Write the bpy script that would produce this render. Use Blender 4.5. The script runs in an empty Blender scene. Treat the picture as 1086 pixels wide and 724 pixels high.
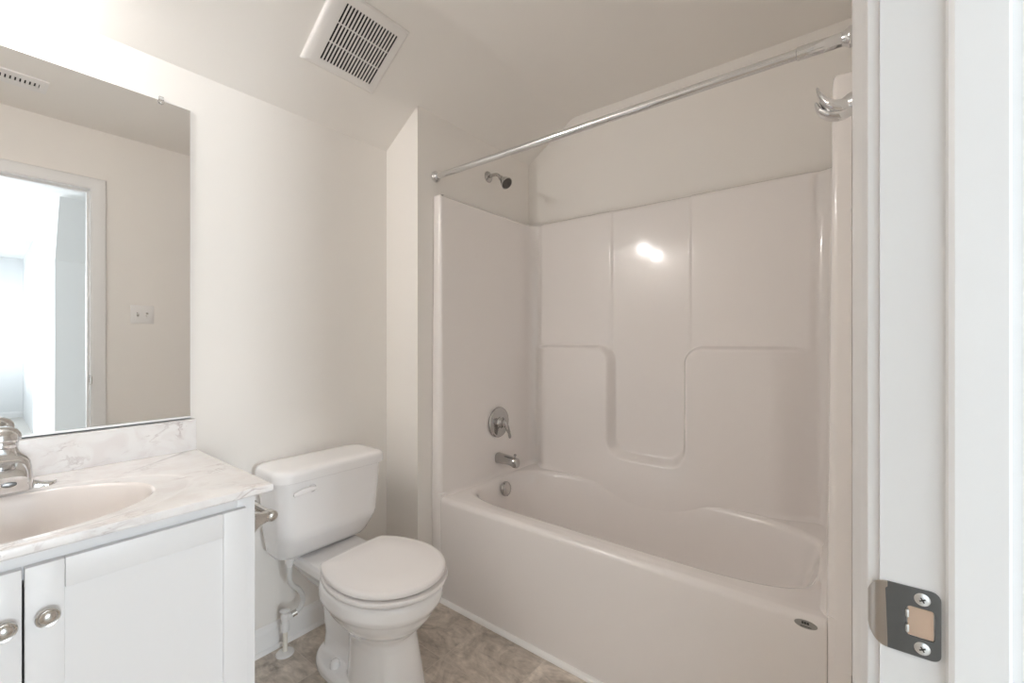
import bpy, bmesh, math, random
from mathutils import Vector, Matrix
PI = math.pi
S = bpy.context.scene
COL = S.collection

# ------------------------------------------------------------------ camera, world, daylight, exposure
F_PX, CX, CY, YAW, EYE = 461.0, 543.0, 360.4, math.radians(37.9), 1.195
cam_d = bpy.data.cameras.new('camera')
cam_d.sensor_width = 36.0
cam_d.lens = F_PX / 1086.0 * 36.0
cam_d.shift_y = -(362.0 - CY) / 1086.0
cam_d.clip_start = 0.02
cam = bpy.data.objects.new('camera', cam_d)
COL.objects.link(cam)
cam.location = (0, 0, EYE)
cam.rotation_euler = (PI / 2, 0, YAW)
S.camera = cam

world = bpy.data.worlds.new('daylight')
S.world = world
world.use_nodes = True
world.node_tree.nodes['Background'].inputs[0].default_value = (0.80, 0.90, 1.0, 1)
world.node_tree.nodes['Background'].inputs[1].default_value = 1.2


def area_light(name, loc, target, sx, sy, watts, colour):
    d = bpy.data.lights.new(name, 'AREA')
    d.shape = 'RECTANGLE'; d.size = sx; d.size_y = sy
    d.energy = watts; d.color = colour
    o = bpy.data.objects.new(name, d); COL.objects.link(o)
    o.location = loc
    o.rotation_euler = (Vector(target) - Vector(loc)).to_track_quat('-Z', 'Y').to_euler()
    return o


# daylight falling through the two bedroom windows
area_light('daylight_and_fill', (4.55, -0.30, 1.40), (0, 0.1, 1.0), 0.85, 1.4, 80, (0.865, 0.94, 1.0))
area_light('daylight_and_fill', (5.7, 0.24, 1.40), (5.7, 1.0, 1.40), 1.1, 1.2, 9, (0.865, 0.94, 1.0))

area_light('daylight_and_fill', (1.5, -2.55, 1.45), (0.6, 0, 1.1), 1.3, 1.3, 3, (0.865, 0.94, 1.0))  # added fill brightening apron and toilet front, placed at the far wall's opening

S.view_settings.view_transform = 'Standard'
S.view_settings.look = 'None'
S.view_settings.gamma = 1.0
S.view_settings.use_curve_mapping = False
S.view_settings.exposure = 0.6
S.cycles.max_bounces = 16
S.cycles.diffuse_bounces = 10
S.cycles.glossy_bounces = 8
S.cycles.sample_clamp_indirect = 6.0

LAMP = Vector((-1.64, -0.03, 2.168))
LAMP_W = 6.6
LAMP_COL = (1.0, 0.965, 0.945)


# ------------------------------------------------------------------ materials
def new_mat(name):
    m = bpy.data.materials.new(name); m.use_nodes = True
    return m, m.node_tree.nodes, m.node_tree.links, m.node_tree.nodes['Principled BSDF']


def mat(name, col, rough=0.5, metal=0.0, coat=0.0, bump=0.0, bscale=300, spec=0.5):
    m, n, l, b = new_mat(name)
    b.inputs['Base Color'].default_value = (*col, 1)
    b.inputs['Roughness'].default_value = rough
    b.inputs['Metallic'].default_value = metal
    b.inputs['Coat Weight'].default_value = coat
    b.inputs['Coat Roughness'].default_value = 0.05
    b.inputs['Specular IOR Level'].default_value = spec
    if bump:
        g = n.new('ShaderNodeNewGeometry')
        t = n.new('ShaderNodeTexNoise'); t.inputs['Scale'].default_value = bscale
        t.inputs['Detail'].default_value = 3
        bp = n.new('ShaderNodeBump'); bp.inputs['Strength'].default_value = bump
        bp.inputs['Distance'].default_value = 0.001
        l.new(g.outputs['Position'], t.inputs['Vector'])
        l.new(t.outputs['Fac'], bp.inputs['Height'])
        l.new(bp.outputs['Normal'], b.inputs['Normal'])
    return m


M_WALL = mat('wall_paint', (0.86, 0.832, 0.795), 0.6, bump=0.15, bscale=400, spec=0.3)
M_CEIL = mat('ceiling_paint', (0.87, 0.845, 0.81), 0.8, bump=0.1, bscale=400, spec=0.2)
M_BED = mat('bedroom_paint', (0.80, 0.805, 0.805), 0.7)
M_TRIM = mat('trim_enamel', (0.80, 0.795, 0.79), 0.32)
M_GEL = mat('gelcoat', (0.87, 0.832, 0.81), 0.10, coat=0.4)
M_CER = mat('vitreous_china', (0.93, 0.925, 0.93), 0.09, coat=0.6)
M_SEAT = mat('seat_plastic', (0.92, 0.895, 0.885), 0.24)
M_CAB = mat('cabinet_enamel', (0.80, 0.80, 0.805), 0.38)
M_PLATE = mat('white_plastic', (0.83, 0.82, 0.81), 0.35)
M_GRILLE = mat('grille_plastic', (0.82, 0.80, 0.78), 0.42)
M_DARK = mat('dark_cavity', (0.012, 0.012, 0.013), 0.7)
M_CHROME = mat('chrome', (0.74, 0.74, 0.745), 0.09, metal=1.0)
M_FIT = mat('dull_chrome', (0.52, 0.51, 0.50), 0.13, metal=1.0)
M_BASE = mat('baseboard_enamel', (0.87, 0.865, 0.86), 0.35)
M_NICKEL = mat('brushed_nickel', (0.66, 0.645, 0.62), 0.24, metal=1.0)
M_SATIN = mat('satin_steel', (0.17, 0.168, 0.165), 0.30, metal=1.0, bump=0.3, bscale=150)
M_SCREW = mat('screw_head', (0.80, 0.80, 0.79), 0.30, metal=1.0)
M_WOOD = mat('raw_pine', (0.60, 0.44, 0.33), 0.7)
M_NOZZLE = mat('nozzle_grey', (0.07, 0.065, 0.06), 0.5)
M_BRAID = mat('supply_vinyl', (0.74, 0.735, 0.72), 0.35)
M_PEX = mat('supply_pipe', (0.84, 0.80, 0.72), 0.4)
M_CAULK = mat('caulk', (0.92, 0.905, 0.885), 0.45)
M_RED = mat('red_dot', (0.55, 0.03, 0.03), 0.3)
M_STICKER = mat('silver_sticker', (0.33, 0.32, 0.30), 0.35, metal=0.3)
M_INK = mat('black_ink', (0.03, 0.03, 0.03), 0.5)
M_MIRROR = mat('mirror_glass', (0.90, 0.905, 0.90), 0.0, metal=1.0)
M_ALU = mat('satin_aluminium', (0.80, 0.80, 0.79), 0.45, metal=0.5)
M_EDGE = mat('mirror_edge', (0.55, 0.58, 0.57), 0.25, metal=0.6)
M_CARPET = mat('carpet', (0.62, 0.60, 0.57), 0.95, bump=1.0, bscale=250)
M_SHADE = mat('painted_shade', (0.72, 0.72, 0.71), 0.35)
m, n, l, b = new_mat('clear_acrylic')
b.inputs['Base Color'].default_value = (0.95, 0.95, 0.95, 1)
b.inputs['Transmission Weight'].default_value = 1.0
b.inputs['Roughness'].default_value = 0.05
M_CLEAR = m
m, n, l, b = new_mat('bulb_glow')
b.inputs['Emission Color'].default_value = (*LAMP_COL, 1)
b.inputs['Emission Strength'].default_value = 15.0
M_BULB = m


def floor_mat():
    m, n, l, b = new_mat('stone_look_tile')
    g = n.new('ShaderNodeNewGeometry')
    sep = n.new('ShaderNodeMapping'); sep.inputs['Location'].default_value = (0.903 + 3.1, -0.811 + 3.15, 0)
    l.new(g.outputs['Position'], sep.inputs['Vector'])
    br = n.new('ShaderNodeTexBrick')
    br.offset = 0.0; br.squash = 1.0
    br.inputs['Scale'].default_value = 1.0
    br.inputs['Brick Width'].default_value = 0.31
    br.inputs['Row Height'].default_value = 0.315
    br.inputs['Mortar Size'].default_value = 0.0016
    br.inputs['Mortar Smooth'].default_value = 0.4
    br.inputs['Color1'].default_value = (0, 0, 0, 1)
    br.inputs['Color2'].default_value = (1, 1, 1, 1)
    br.inputs['Bias'].default_value = 0.0
    l.new(sep.outputs['Vector'], br.inputs['Vector'])
    # every tile shifts the stone pattern
    mul = n.new('ShaderNodeVectorMath'); mul.operation = 'MULTIPLY_ADD'
    mul.inputs[1].default_value = (7.3, 5.1, 3.7)
    l.new(br.outputs['Color'], mul.inputs[0]); l.new(g.outputs['Position'], mul.inputs[2])
    big = n.new('ShaderNodeTexNoise'); big.inputs['Scale'].default_value = 5.5
    big.inputs['Detail'].default_value = 8; big.inputs['Roughness'].default_value = 0.62
    big.inputs['Distortion'].default_value = 1.6
    l.new(mul.outputs[0], big.inputs['Vector'])
    st = n.new('ShaderNodeMapping'); st.inputs['Rotation'].default_value = (0, 0, 2.1)
    st.inputs['Scale'].default_value = (6, 15, 1)
    l.new(mul.outputs[0], st.inputs['Vector'])
    fine = n.new('ShaderNodeTexNoise'); fine.inputs['Scale'].default_value = 1.6
    fine.inputs['Detail'].default_value = 6; fine.inputs['Distortion'].default_value = 2.6
    l.new(st.outputs['Vector'], fine.inputs['Vector'])
    mx = n.new('ShaderNodeMath'); mx.operation = 'MULTIPLY_ADD'; mx.inputs[1].default_value = 0.30
    sc = n.new('ShaderNodeMath'); sc.operation = 'MULTIPLY'; sc.inputs[1].default_value = 0.80
    l.new(big.outputs['Fac'], sc.inputs[0])
    l.new(fine.outputs['Fac'], mx.inputs[0]); l.new(sc.outputs[0], mx.inputs[2])
    cr = n.new('ShaderNodeValToRGB')
    e = cr.color_ramp.elements
    e[0].position = 0.36; e[0].color = (0.29, 0.25, 0.21, 1)
    e[1].position = 0.72; e[1].color = (0.86, 0.78, 0.69, 1)
    k = e.new(0.52); k.color = (0.56, 0.495, 0.43, 1)
    l.new(mx.outputs[0], cr.inputs['Fac'])
    mix = n.new('ShaderNodeMix'); mix.data_type = 'RGBA'
    mix.inputs[7].default_value = (0.64, 0.575, 0.51, 1)
    l.new(br.outputs['Fac'], mix.inputs[0]); l.new(cr.outputs['Color'], mix.inputs[6])
    l.new(mix.outputs[2], b.inputs['Base Color'])
    b.inputs['Roughness'].default_value = 0.42
    bp = n.new('ShaderNodeBump'); bp.inputs['Strength'].default_value = 0.35; bp.inputs['Distance'].default_value = 0.002
    inv = n.new('ShaderNodeMath'); inv.operation = 'SUBTRACT'
    l.new(mx.outputs[0], inv.inputs[0]); l.new(br.outputs['Fac'], inv.inputs[1])
    l.new(inv.outputs[0], bp.inputs['Height']); l.new(bp.outputs['Normal'], b.inputs['Normal'])
    return m


def marble_mat():
    m, n, l, b = new_mat('cultured_marble')
    g = n.new('ShaderNodeNewGeometry')
    mp = n.new('ShaderNodeMapping'); mp.inputs['Scale'].default_value = (7, 4, 7)
    mp.inputs['Rotation'].default_value = (0.2, 0.1, 0.5)
    l.new(g.outputs['Position'], mp.inputs['Vector'])
    t = n.new('ShaderNodeTexNoise'); t.inputs['Scale'].default_value = 1.5
    t.inputs['Detail'].default_value = 7; t.inputs['Roughness'].default_value = 0.58
    t.inputs['Distortion'].default_value = 1.8
    l.new(mp.outputs['Vector'], t.inputs['Vector'])
    ab = n.new('ShaderNodeMath'); ab.operation = 'SUBTRACT'; ab.inputs[1].default_value = 0.5
    a2 = n.new('ShaderNodeMath'); a2.operation = 'ABSOLUTE'
    l.new(t.outputs['Fac'], ab.inputs[0]); l.new(ab.outputs[0], a2.inputs[0])
    cr = n.new('ShaderNodeValToRGB'); e = cr.color_ramp.elements
    e[0].position = 0.0; e[0].color = (1, 1, 1, 1)
    e[1].position = 0.035; e[1].color = (0, 0, 0, 1)
    l.new(a2.outputs[0], cr.inputs['Fac'])
    msk = n.new('ShaderNodeTexNoise'); msk.inputs['Scale'].default_value = 9.0
    msk.inputs['Detail'].default_value = 3
    l.new(g.outputs['Position'], msk.inputs['Vector'])
    mr = n.new('ShaderNodeValToRGB'); e = mr.color_ramp.elements
    e[0].position = 0.47; e[0].color = (0, 0, 0, 1); e[1].position = 0.68; e[1].color = (1, 1, 1, 1)
    l.new(msk.outputs['Fac'], mr.inputs['Fac'])
    mu = n.new('ShaderNodeMath'); mu.operation = 'MULTIPLY'
    l.new(cr.outputs['Color'], mu.inputs[0]); l.new(mr.outputs['Color'], mu.inputs[1])
    mu2 = n.new('ShaderNodeMath'); mu2.operation = 'MULTIPLY'; mu2.inputs[1].default_value = 0.7
    l.new(mu.outputs[0], mu2.inputs[0])
    cl = n.new('ShaderNodeTexNoise'); cl.inputs['Scale'].default_value = 13; cl.inputs['Detail'].default_value = 6
    cl.inputs['Distortion'].default_value = 1.0
    l.new(g.outputs['Position'], cl.inputs['Vector'])
    c2 = n.new('ShaderNodeValToRGB'); e = c2.color_ramp.elements
    e[0].position = 0.38; e[0].color = (0.82, 0.785, 0.775, 1); e[1].position = 0.56; e[1].color = (0.87, 0.855, 0.845, 1)
    l.new(cl.outputs['Fac'], c2.inputs['Fac'])
    mix = n.new('ShaderNodeMix'); mix.data_type = 'RGBA'
    mix.inputs[7].default_value = (0.42, 0.35, 0.345, 1)
    l.new(mu2.outputs[0], mix.inputs[0]); l.new(c2.outputs['Color'], mix.inputs[6])
    l.new(mix.outputs[2], b.inputs['Base Color'])
    b.inputs['Roughness'].default_value = 0.2
    b.inputs['Coat Weight'].default_value = 0.4
    return m


M_FLOOR = floor_mat()
M_MARBLE = marble_mat()
M_BASIN = mat('basin_gelcoat', (0.80, 0.755, 0.73), 0.15, coat=0.5)


# ------------------------------------------------------------------ mesh helpers (all in world coordinates)
def thing(name, label, cat, loc, group=None):
    o = bpy.data.objects.new(name, None); COL.objects.link(o)
    o.empty_display_size = 0.05
    o.location = loc; o['label'] = label; o['category'] = cat
    if group: o['group'] = group
    return o


def tag(o, label, cat, group=None):
    o['label'] = label; o['category'] = cat
    if group: o['group'] = group
    return o


def wloc(o):
    v = Vector((0, 0, 0))
    while o is not None:
        v += o.location; o = o.parent
    return v


def obj(name, bm, material, parent=None, smooth=True, origin=None, angle=40):
    """Link a bmesh built in world coordinates as one object."""
    bmesh.ops.recalc_face_normals(bm, faces=bm.faces)
    off = wloc(parent) if parent else Vector((0, 0, 0))
    loc = Vector(origin) if origin is not None else Vector((0, 0, 0))
    if parent and origin is None:
        base = off
    elif parent:
        base = loc
    else:
        base = loc
    for v in bm.verts: v.co -= base
    me = bpy.data.meshes.new(name)
    bm.to_mesh(me); bm.free()
    o = bpy.data.objects.new(name, me); COL.objects.link(o)
    me.materials.append(material)
    if parent:
        o.parent = parent
        o.location = base - off
    else:
        o.location = base
    if smooth:
        for p in me.polygons: p.use_smooth = True
        me.set_sharp_from_angle(angle=math.radians(angle))
    return o


def struct(o):
    o['kind'] = 'structure'
    return o


def bx(bm, lo, hi, bev=0.0, seg=2):
    r = bmesh.ops.create_cube(bm, size=1.0)
    vs = r['verts']
    c = [(lo[i] + hi[i]) / 2 for i in range(3)]; d = [hi[i] - lo[i] for i in range(3)]
    for v in vs:
        v.co = Vector((c[0] + v.co.x * d[0], c[1] + v.co.y * d[1], c[2] + v.co.z * d[2]))
    if bev > 0:
        es = list({e for v in vs for e in v.link_edges})
        bmesh.ops.bevel(bm, geom=es, offset=bev, segments=seg, profile=0.5, affect='EDGES')
    return bm


def box(lo, hi, bev=0.0, seg=2):
    return bx(bmesh.new(), lo, hi, bev, seg)


def loft(bm, loops, closed=True, cap0=True, cap1=True):
    rows = [[bm.verts.new(p) for p in lp] for lp in loops]
    n = len(rows[0])
    for a, b_ in zip(rows, rows[1:]):
        for i in range(n if closed else n - 1):
            j = (i + 1) % n
            try: bm.faces.new((a[i], a[j], b_[j], b_[i]))
            except ValueError: pass
    if cap0: bm.faces.new(rows[0][::-1])
    if cap1: bm.faces.new(rows[-1])
    return bm


def frame_of(d):
    d = Vector(d).normalized()
    u = d.orthogonal().normalized()
    if abs(d.z) < 0.9:
        u = Vector((0, 0, 1)).cross(d).normalized()
    return u, d.cross(u).normalized(), d


def lathe(bm, origin, axis, prof, n=40, cap0=True, cap1=True, sx=1.0, sy=1.0):
    """prof: list of (radius, distance along axis)."""
    u, v, d = frame_of(axis)
    o = Vector(origin)
    loops = [[o + d * t + (u * (math.cos(2 * PI * i / n) * sx) + v * (math.sin(2 * PI * i / n) * sy)) * max(r, 1e-5)
              for i in range(n)] for r, t in prof]
    return loft(bm, loops, True, cap0, cap1)


def tube(bm, pts, rad, n=16, cap=True):
    pts = [Vector(p) for p in pts]
    rs = rad if isinstance(rad, (list, tuple)) else [rad] * len(pts)
    loops = []
    t = (pts[1] - pts[0]).normalized()
    u, v, _ = frame_of(t)
    for i, p in enumerate(pts):
        if i == 0: tn = (pts[1] - pts[0]).normalized()
        elif i == len(pts) - 1: tn = (pts[-1] - pts[-2]).normalized()
        else: tn = ((pts[i + 1] - p).normalized() + (p - pts[i - 1]).normalized()).normalized()
        q = t.rotation_difference(tn)
        u = q @ u; v = q @ v; t = tn
        loops.append([p + (u * math.cos(2 * PI * k / n) + v * math.sin(2 * PI * k / n)) * rs[i] for k in range(n)])
    return loft(bm, loops, True, cap, cap)


def spline(pts, m=12):
    """Catmull-Rom through pts."""
    P = [Vector(p) for p in pts]
    P = [P[0] * 2 - P[1]] + P + [P[-1] * 2 - P[-2]]
    out = []
    for i in range(1, len(P) - 2):
        for k in range(m):
            t = k / m
            a, b_, c, d = P[i - 1], P[i], P[i + 1], P[i + 2]
            out.append(0.5 * ((2 * b_) + (c - a) * t + (2 * a - 5 * b_ + 4 * c - d) * t * t + (3 * b_ - a - 3 * c + d) * t ** 3))
    out.append(P[-2])
    return out


def rrect(cx, cy, hx, hy, r, z, k=8):
    pts = []
    for sx, sy, a0 in ((1, 1, 0), (-1, 1, PI / 2), (-1, -1, PI), (1, -1, 1.5 * PI)):
        for i in range(k + 1):
            a = a0 + i / k * PI / 2
            pts.append(Vector((cx + sx * (hx - r) + r * math.cos(a), cy + sy * (hy - r) + r * math.sin(a), z)))
    return pts


def sell(cx, cy, a, b_, nn, z, N=240):
    """superellipse loop sampled along rays, N points"""
    out = []
    for i in range(N):
        ph = 2 * PI * i / N
        dx, dy = a * math.cos(ph), b_ * math.sin(ph)
        r = 1.0 / ((abs(dx) / a) ** nn + (abs(dy) / b_) ** nn) ** (1.0 / nn)
        out.append(Vector((cx + dx * r, cy + dy * r, z)))
    return out


def ray_loop(cx, cy, base, a, b_, nn, z):
    """superellipse loop along the same rays (directions) as the loop base seen from (cx, cy)"""
    out = []
    for p in base:
        dx, dy = p.x - cx, p.y - cy
        r = 1.0 / ((abs(dx) / a) ** nn + (abs(dy) / b_) ** nn) ** (1.0 / nn)
        out.append(Vector((cx + dx * r, cy + dy * r, z)))
    return out


def sst(a, b_, x):
    t = min(1.0, max(0.0, (x - a) / (b_ - a)))
    return t * t * (3 - 2 * t)


# ------------------------------------------------------------------ the room
XL, XW, YJ, YB, XR = -1.775, -1.545, 1.29, 2.15, 0.02
XA = 0.004          # alcove end wall
ZC, ZS, SL = 2.45, 2.11, 0.635
XCR = XL + (ZC - ZS) / SL
YF = -0.62          # wall behind the vanity's far end
DY0, DY1, DH = -0.26, 0.50, 2.09   # doorway
XH = 0.125          # hall face of the door wall

struct(obj('floor', box((XL - 0.1, YF - 0.1, -0.1), (0.0725, YB + 0.1, 0.0)), M_FLOOR, smooth=False))
struct(obj('wall_left', box((XL - 0.1, YF - 0.1, 0), (XL, YB + 0.1, ZS + 0.02)), M_WALL, smooth=False))
# furred wet wall with the return facing the toilet; its top follows the slope
bm = bmesh.new()
zz = lambda x: ZS + SL * (x - XL) + 0.012
loft(bm, [[Vector((XL - 0.0, y, 0)), Vector((XW, y, 0)), Vector((XW, y, zz(XW))), Vector((XL, y, zz(XL)))] for y in (YJ, YB + 0.05)])
struct(obj('wall_shower', bm, M_WALL, smooth=False))
struct(obj('wall_back', box((XL - 0.1, YB, 0), (XH, YB + 0.1, ZC + 0.1)), M_WALL, smooth=False))
struct(obj('wall_front', box((XL - 0.1, YF - 0.1, 0), (XH, YF, ZC + 0.1)), M_WALL, smooth=False))
# door wall, in one mesh: two piers and the piece over the door
bm = bmesh.new()
bx(bm, (XR, DY1 + 0.018, 0), (XH, YJ, ZC + 0.05))
bx(bm, (XA, YJ, 0), (XH, YB + 0.1, ZC + 0.05))
bx(bm, (XR, YF - 0.1, 0), (XH, DY0 - 0.018, ZC + 0.05))
bx(bm, (XR, DY0 - 0.018, DH + 0.018), (XH, DY1 + 0.018, ZC + 0.05))
struct(obj('wall_right', bm, M_WALL, smooth=False))
# ceiling: slope over the left side, then flat
bm = bmesh.new()
prof = [(XL - 0.1, ZS - 0.0635), (XL, ZS)]
for i in range(7):
    a = i / 6.0
    # slightly eased crease
    prof.append((XCR - 0.03 + 0.06 * a, 0))
pts = []
for x, z in prof:
    if z == 0:
        t = (x - (XCR - 0.03)) / 0.06
        z = (ZC - SL * 0.03) + SL * 0.06 * (t - t * t / 2)
        z = min(z, ZC)
    pts.append((x, z))
pts += [(XH, ZC), (XH, ZC + 0.1), (XCR - 0.05, ZC + 0.1), (XL - 0.1, ZS + 0.1)]
loft(bm, [[Vector((x, y, z)) for x, z in pts] for y in (YF - 0.1, YB + 0.1)])
struct(obj('ceiling', bm, M_CEIL, angle=25))


# baseboards
def base_prof():
    return [(0.0, 0.0), (0.013, 0.0), (0.013, 0.072), (0.011, 0.080), (0.007, 0.085), (0.006, 0.092), (0.002, 0.097), (0.0, 0.097)]


bm = bmesh.new()
loft(bm, [[Vector((XL + o, y, z)) for o, z in base_prof()] for y in (0.482, YJ)])
loft(bm, [[Vector((XL + 0.013 + o, y, z)) for o, z in ((0, 0), (0.012, 0), (0.011, 0.006), (0.007, 0.011), (0, 0.013))] for y in (0.482, YJ)])
struct(obj('baseboard_left', bm, M_BASE, angle=50))
bm = bmesh.new()
loft(bm, [[Vector((x, YJ - o, z)) for o, z in base_prof()] for x in (XL + 0.013, XW)])
struct(obj('baseboard_shower', bm, M_BASE, angle=50))
bm = bmesh.new()
loft(bm, [[Vector((XR - o, y, z)) for o, z in base_prof()] for y in (DY1 + 0.075, YJ)])
struct(obj('baseboard_right', bm, M_BASE, angle=50))


# door lining (jamb and stop) and casings
def around(profile, bm, H=DH):
    """sweep a (offset from the opening, x) outline up, over and down the doorway with mitred corners"""
    st = []
    for k in range(4):
        lp = []
        for o, x in profile:
            if k == 0: p = (x, DY1 + o, 0)
            elif k == 1: p = (x, DY1 + o, H + o)
            elif k == 2: p = (x, DY0 - o, H + o)
            else: p = (x, DY0 - o, 0)
            lp.append(Vector(p))
        st.append(lp)
    return loft(bm, st)


bm = bmesh.new()
around([(0.0, 0.0205), (0.018, 0.0195), (0.018, XH + 0.002), (0.0, XH + 0.002)], bm)
struct(obj('door_1', bm, M_TRIM, angle=30))
bm = bmesh.new()
around([(-0.0115, 0.0655), (-0.0095, 0.0622), (0.0, 0.0615), (0.0, 0.0975), (-0.0085, 0.0965), (-0.0115, 0.0945)], bm)
struct(obj('trim_1', bm, M_TRIM, angle=30))
cas = [(0.006, XR), (0.006, 0.0125), (0.009, 0.0105), (0.014, 0.0108), (0.017, 0.0085), (0.026, 0.0075), (0.034, 0.0045),
       (0.044, 0.0022), (0.056, 0.0015), (0.063, 0.0022), (0.066, 0.006), (0.067, XR)]
bm = bmesh.new(); around(cas, bm)
struct(obj('trim_2', bm, M_TRIM, angle=50))
bm = bmesh.new(); around([(o, XH + 0.02 - x) for o, x in cas], bm)
struct(obj('trim_3', bm, M_TRIM, angle=50))

# ------------------------------------------------------------------ bedroom beyond the doorway
BX1, BWX = 6.6, 4.60
struct(obj('floor_bedroom', box((0.0725, -2.75, -0.1), (BX1 + 0.2, 3.1, 0.0)), M_CARPET, smooth=False))
struct(obj('ceiling_bedroom', box((XH, -2.75, ZC), (BX1 + 0.2, 3.1, ZC + 0.1)), M_BED, smooth=False))
struct(obj('wall_bedroom_end', box((BX1, 0.05, 0), (BX1 + 0.15, 1.0, ZC)), M_BED, smooth=False))
# dormer side: short wall facing the bath with a steep slope above, and the long wall running away from it
bm = bmesh.new()
pr_ = [(2.22, 0), (2.22, 1.93), (1.92, ZC), (2.6, ZC), (2.6, 0)]
loft(bm, [[Vector((x, y, z)) for x, z in pr_] for y in (0.57, 3.0)])
struct(obj('wall_bedroom_near', bm, M_BED, smooth=False))
bm = bmesh.new()
loft(bm, [[Vector((2.60, 0.575, z)), Vector((BX1, 0.66, z)), Vector((BX1, 0.9, z)), Vector((2.60, 0.9, z))] for z in (0, ZC)])
struct(obj('wall_bedroom_long', bm, M_BED, smooth=False))
struct(obj('wall_bedroom_side', box((XH, 3.0, 0), (2.6, 3.1, ZC)), M_BED, smooth=False))
struct(obj('wall_bedroom_door', box((0.09, YB + 0.1, 0), (XH, 3.0, ZC)), M_BED, smooth=False))
struct(obj('wall_bedroom_corner', box((0.0, -2.75, 0), (XH, YF - 0.1, ZC)), M_BED, smooth=False))
bm = bmesh.new()
bx(bm, (XH, -2.75, 0), (0.8, -2.6, ZC)); bx(bm, (2.2, -2.75, 0), (BWX, -2.6, ZC))
bx(bm, (0.8, -2.75, 0), (2.2, -2.6, 0.75)); bx(bm, (0.8, -2.75, 2.15), (2.2, -2.6, ZC))
struct(obj('wall_bedroom_far', bm, M_BED, smooth=False))
bm = bmesh.new()
for lo, hi in (((0.8, 0.75), (2.2, 0.80)), ((0.8, 2.10), (2.2, 2.15)), ((0.8, 0.75), (0.85, 2.15)), ((2.15, 0.75), (2.2, 2.15)), ((0.8, 1.43), (2.2, 1.47))):
    bx(bm, (lo[0], -2.70, lo[1]), (hi[0], -2.65, hi[1]))
struct(obj('fill_window', bm, M_TRIM, smooth=False))  # frame of an unseen window added to go with the fill light
# window walls with their openings: one faces the doorway, one lights the nook beyond
bm = bmesh.new()
wy0, wy1, W0, W1 = -0.75, 0.15, 0.65, 2.15
bx(bm, (BWX, -2.75, 0), (BWX + 0.15, wy0, ZC)); bx(bm, (BWX, wy1, 0), (BWX + 0.15, 0.20, ZC))
bx(bm, (BWX, wy0, 0), (BWX + 0.15, wy1, W0)); bx(bm, (BWX, wy0, W1), (BWX + 0.15, wy1, ZC))
struct(obj('wall_bedroom_window', bm, M_BED, smooth=False))
bm = bmesh.new()
nx0, nx1 = 5.1, 6.3
bx(bm, (BWX + 0.15, 0.05, 0), (nx0, 0.20, ZC)); bx(bm, (nx1, 0.05, 0), (BX1, 0.20, ZC))
bx(bm, (nx0, 0.05, 0), (nx1, 0.20, 0.75)); bx(bm, (nx0, 0.05, 2.05), (nx1, 0.20, ZC))
struct(obj('wall_bedroom_nook', bm, M_BED, smooth=False))
bm = bmesh.new()
for lo, hi in (((wy0, W0), (wy1, W0 + 0.05)), ((wy0, W1 - 0.05), (wy1, W1)), ((wy0, W0), (wy0 + 0.05, W1)), ((wy1 - 0.05, W0), (wy1, W1)),
               ((wy0, 1.38), (wy1, 1.42)), ((-0.32, W0), (-0.28, W1))):
    bx(bm, (BWX + 0.05, lo[0], lo[1]), (BWX + 0.10, hi[0], hi[1]))
struct(obj('window_1', bm, M_TRIM, smooth=False))
bm = bmesh.new()
for lo, hi in (((nx0, 0.75), (nx1, 0.80)), ((nx0, 2.0), (nx1, 2.05)), ((nx0, 0.75), (nx0 + 0.05, 2.05)), ((nx1 - 0.05, 0.75), (nx1, 2.05)), ((nx0, 1.38), (nx1, 1.42))):
    bx(bm, (lo[0], 0.09, lo[1]), (hi[0], 0.14, hi[1]))
struct(obj('window_2', bm, M_TRIM, smooth=False))
bm = bmesh.new()
loft(bm, [[Vector((BX1 - o, y, z)) for o, z in base_prof()] for y in (0.2, 0.66)])
struct(obj('baseboard_bedroom', bm, M_TRIM))

# ------------------------------------------------------------------ tub and shower unit
ZD = 0.473                      # deck height
YA = 1.369                      # apron face
tub = thing('bathtub', 'white one-piece bathtub and moulded shower surround filling the alcove', 'bathtub', ((XW + XA) / 2, YA, 0))


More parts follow.
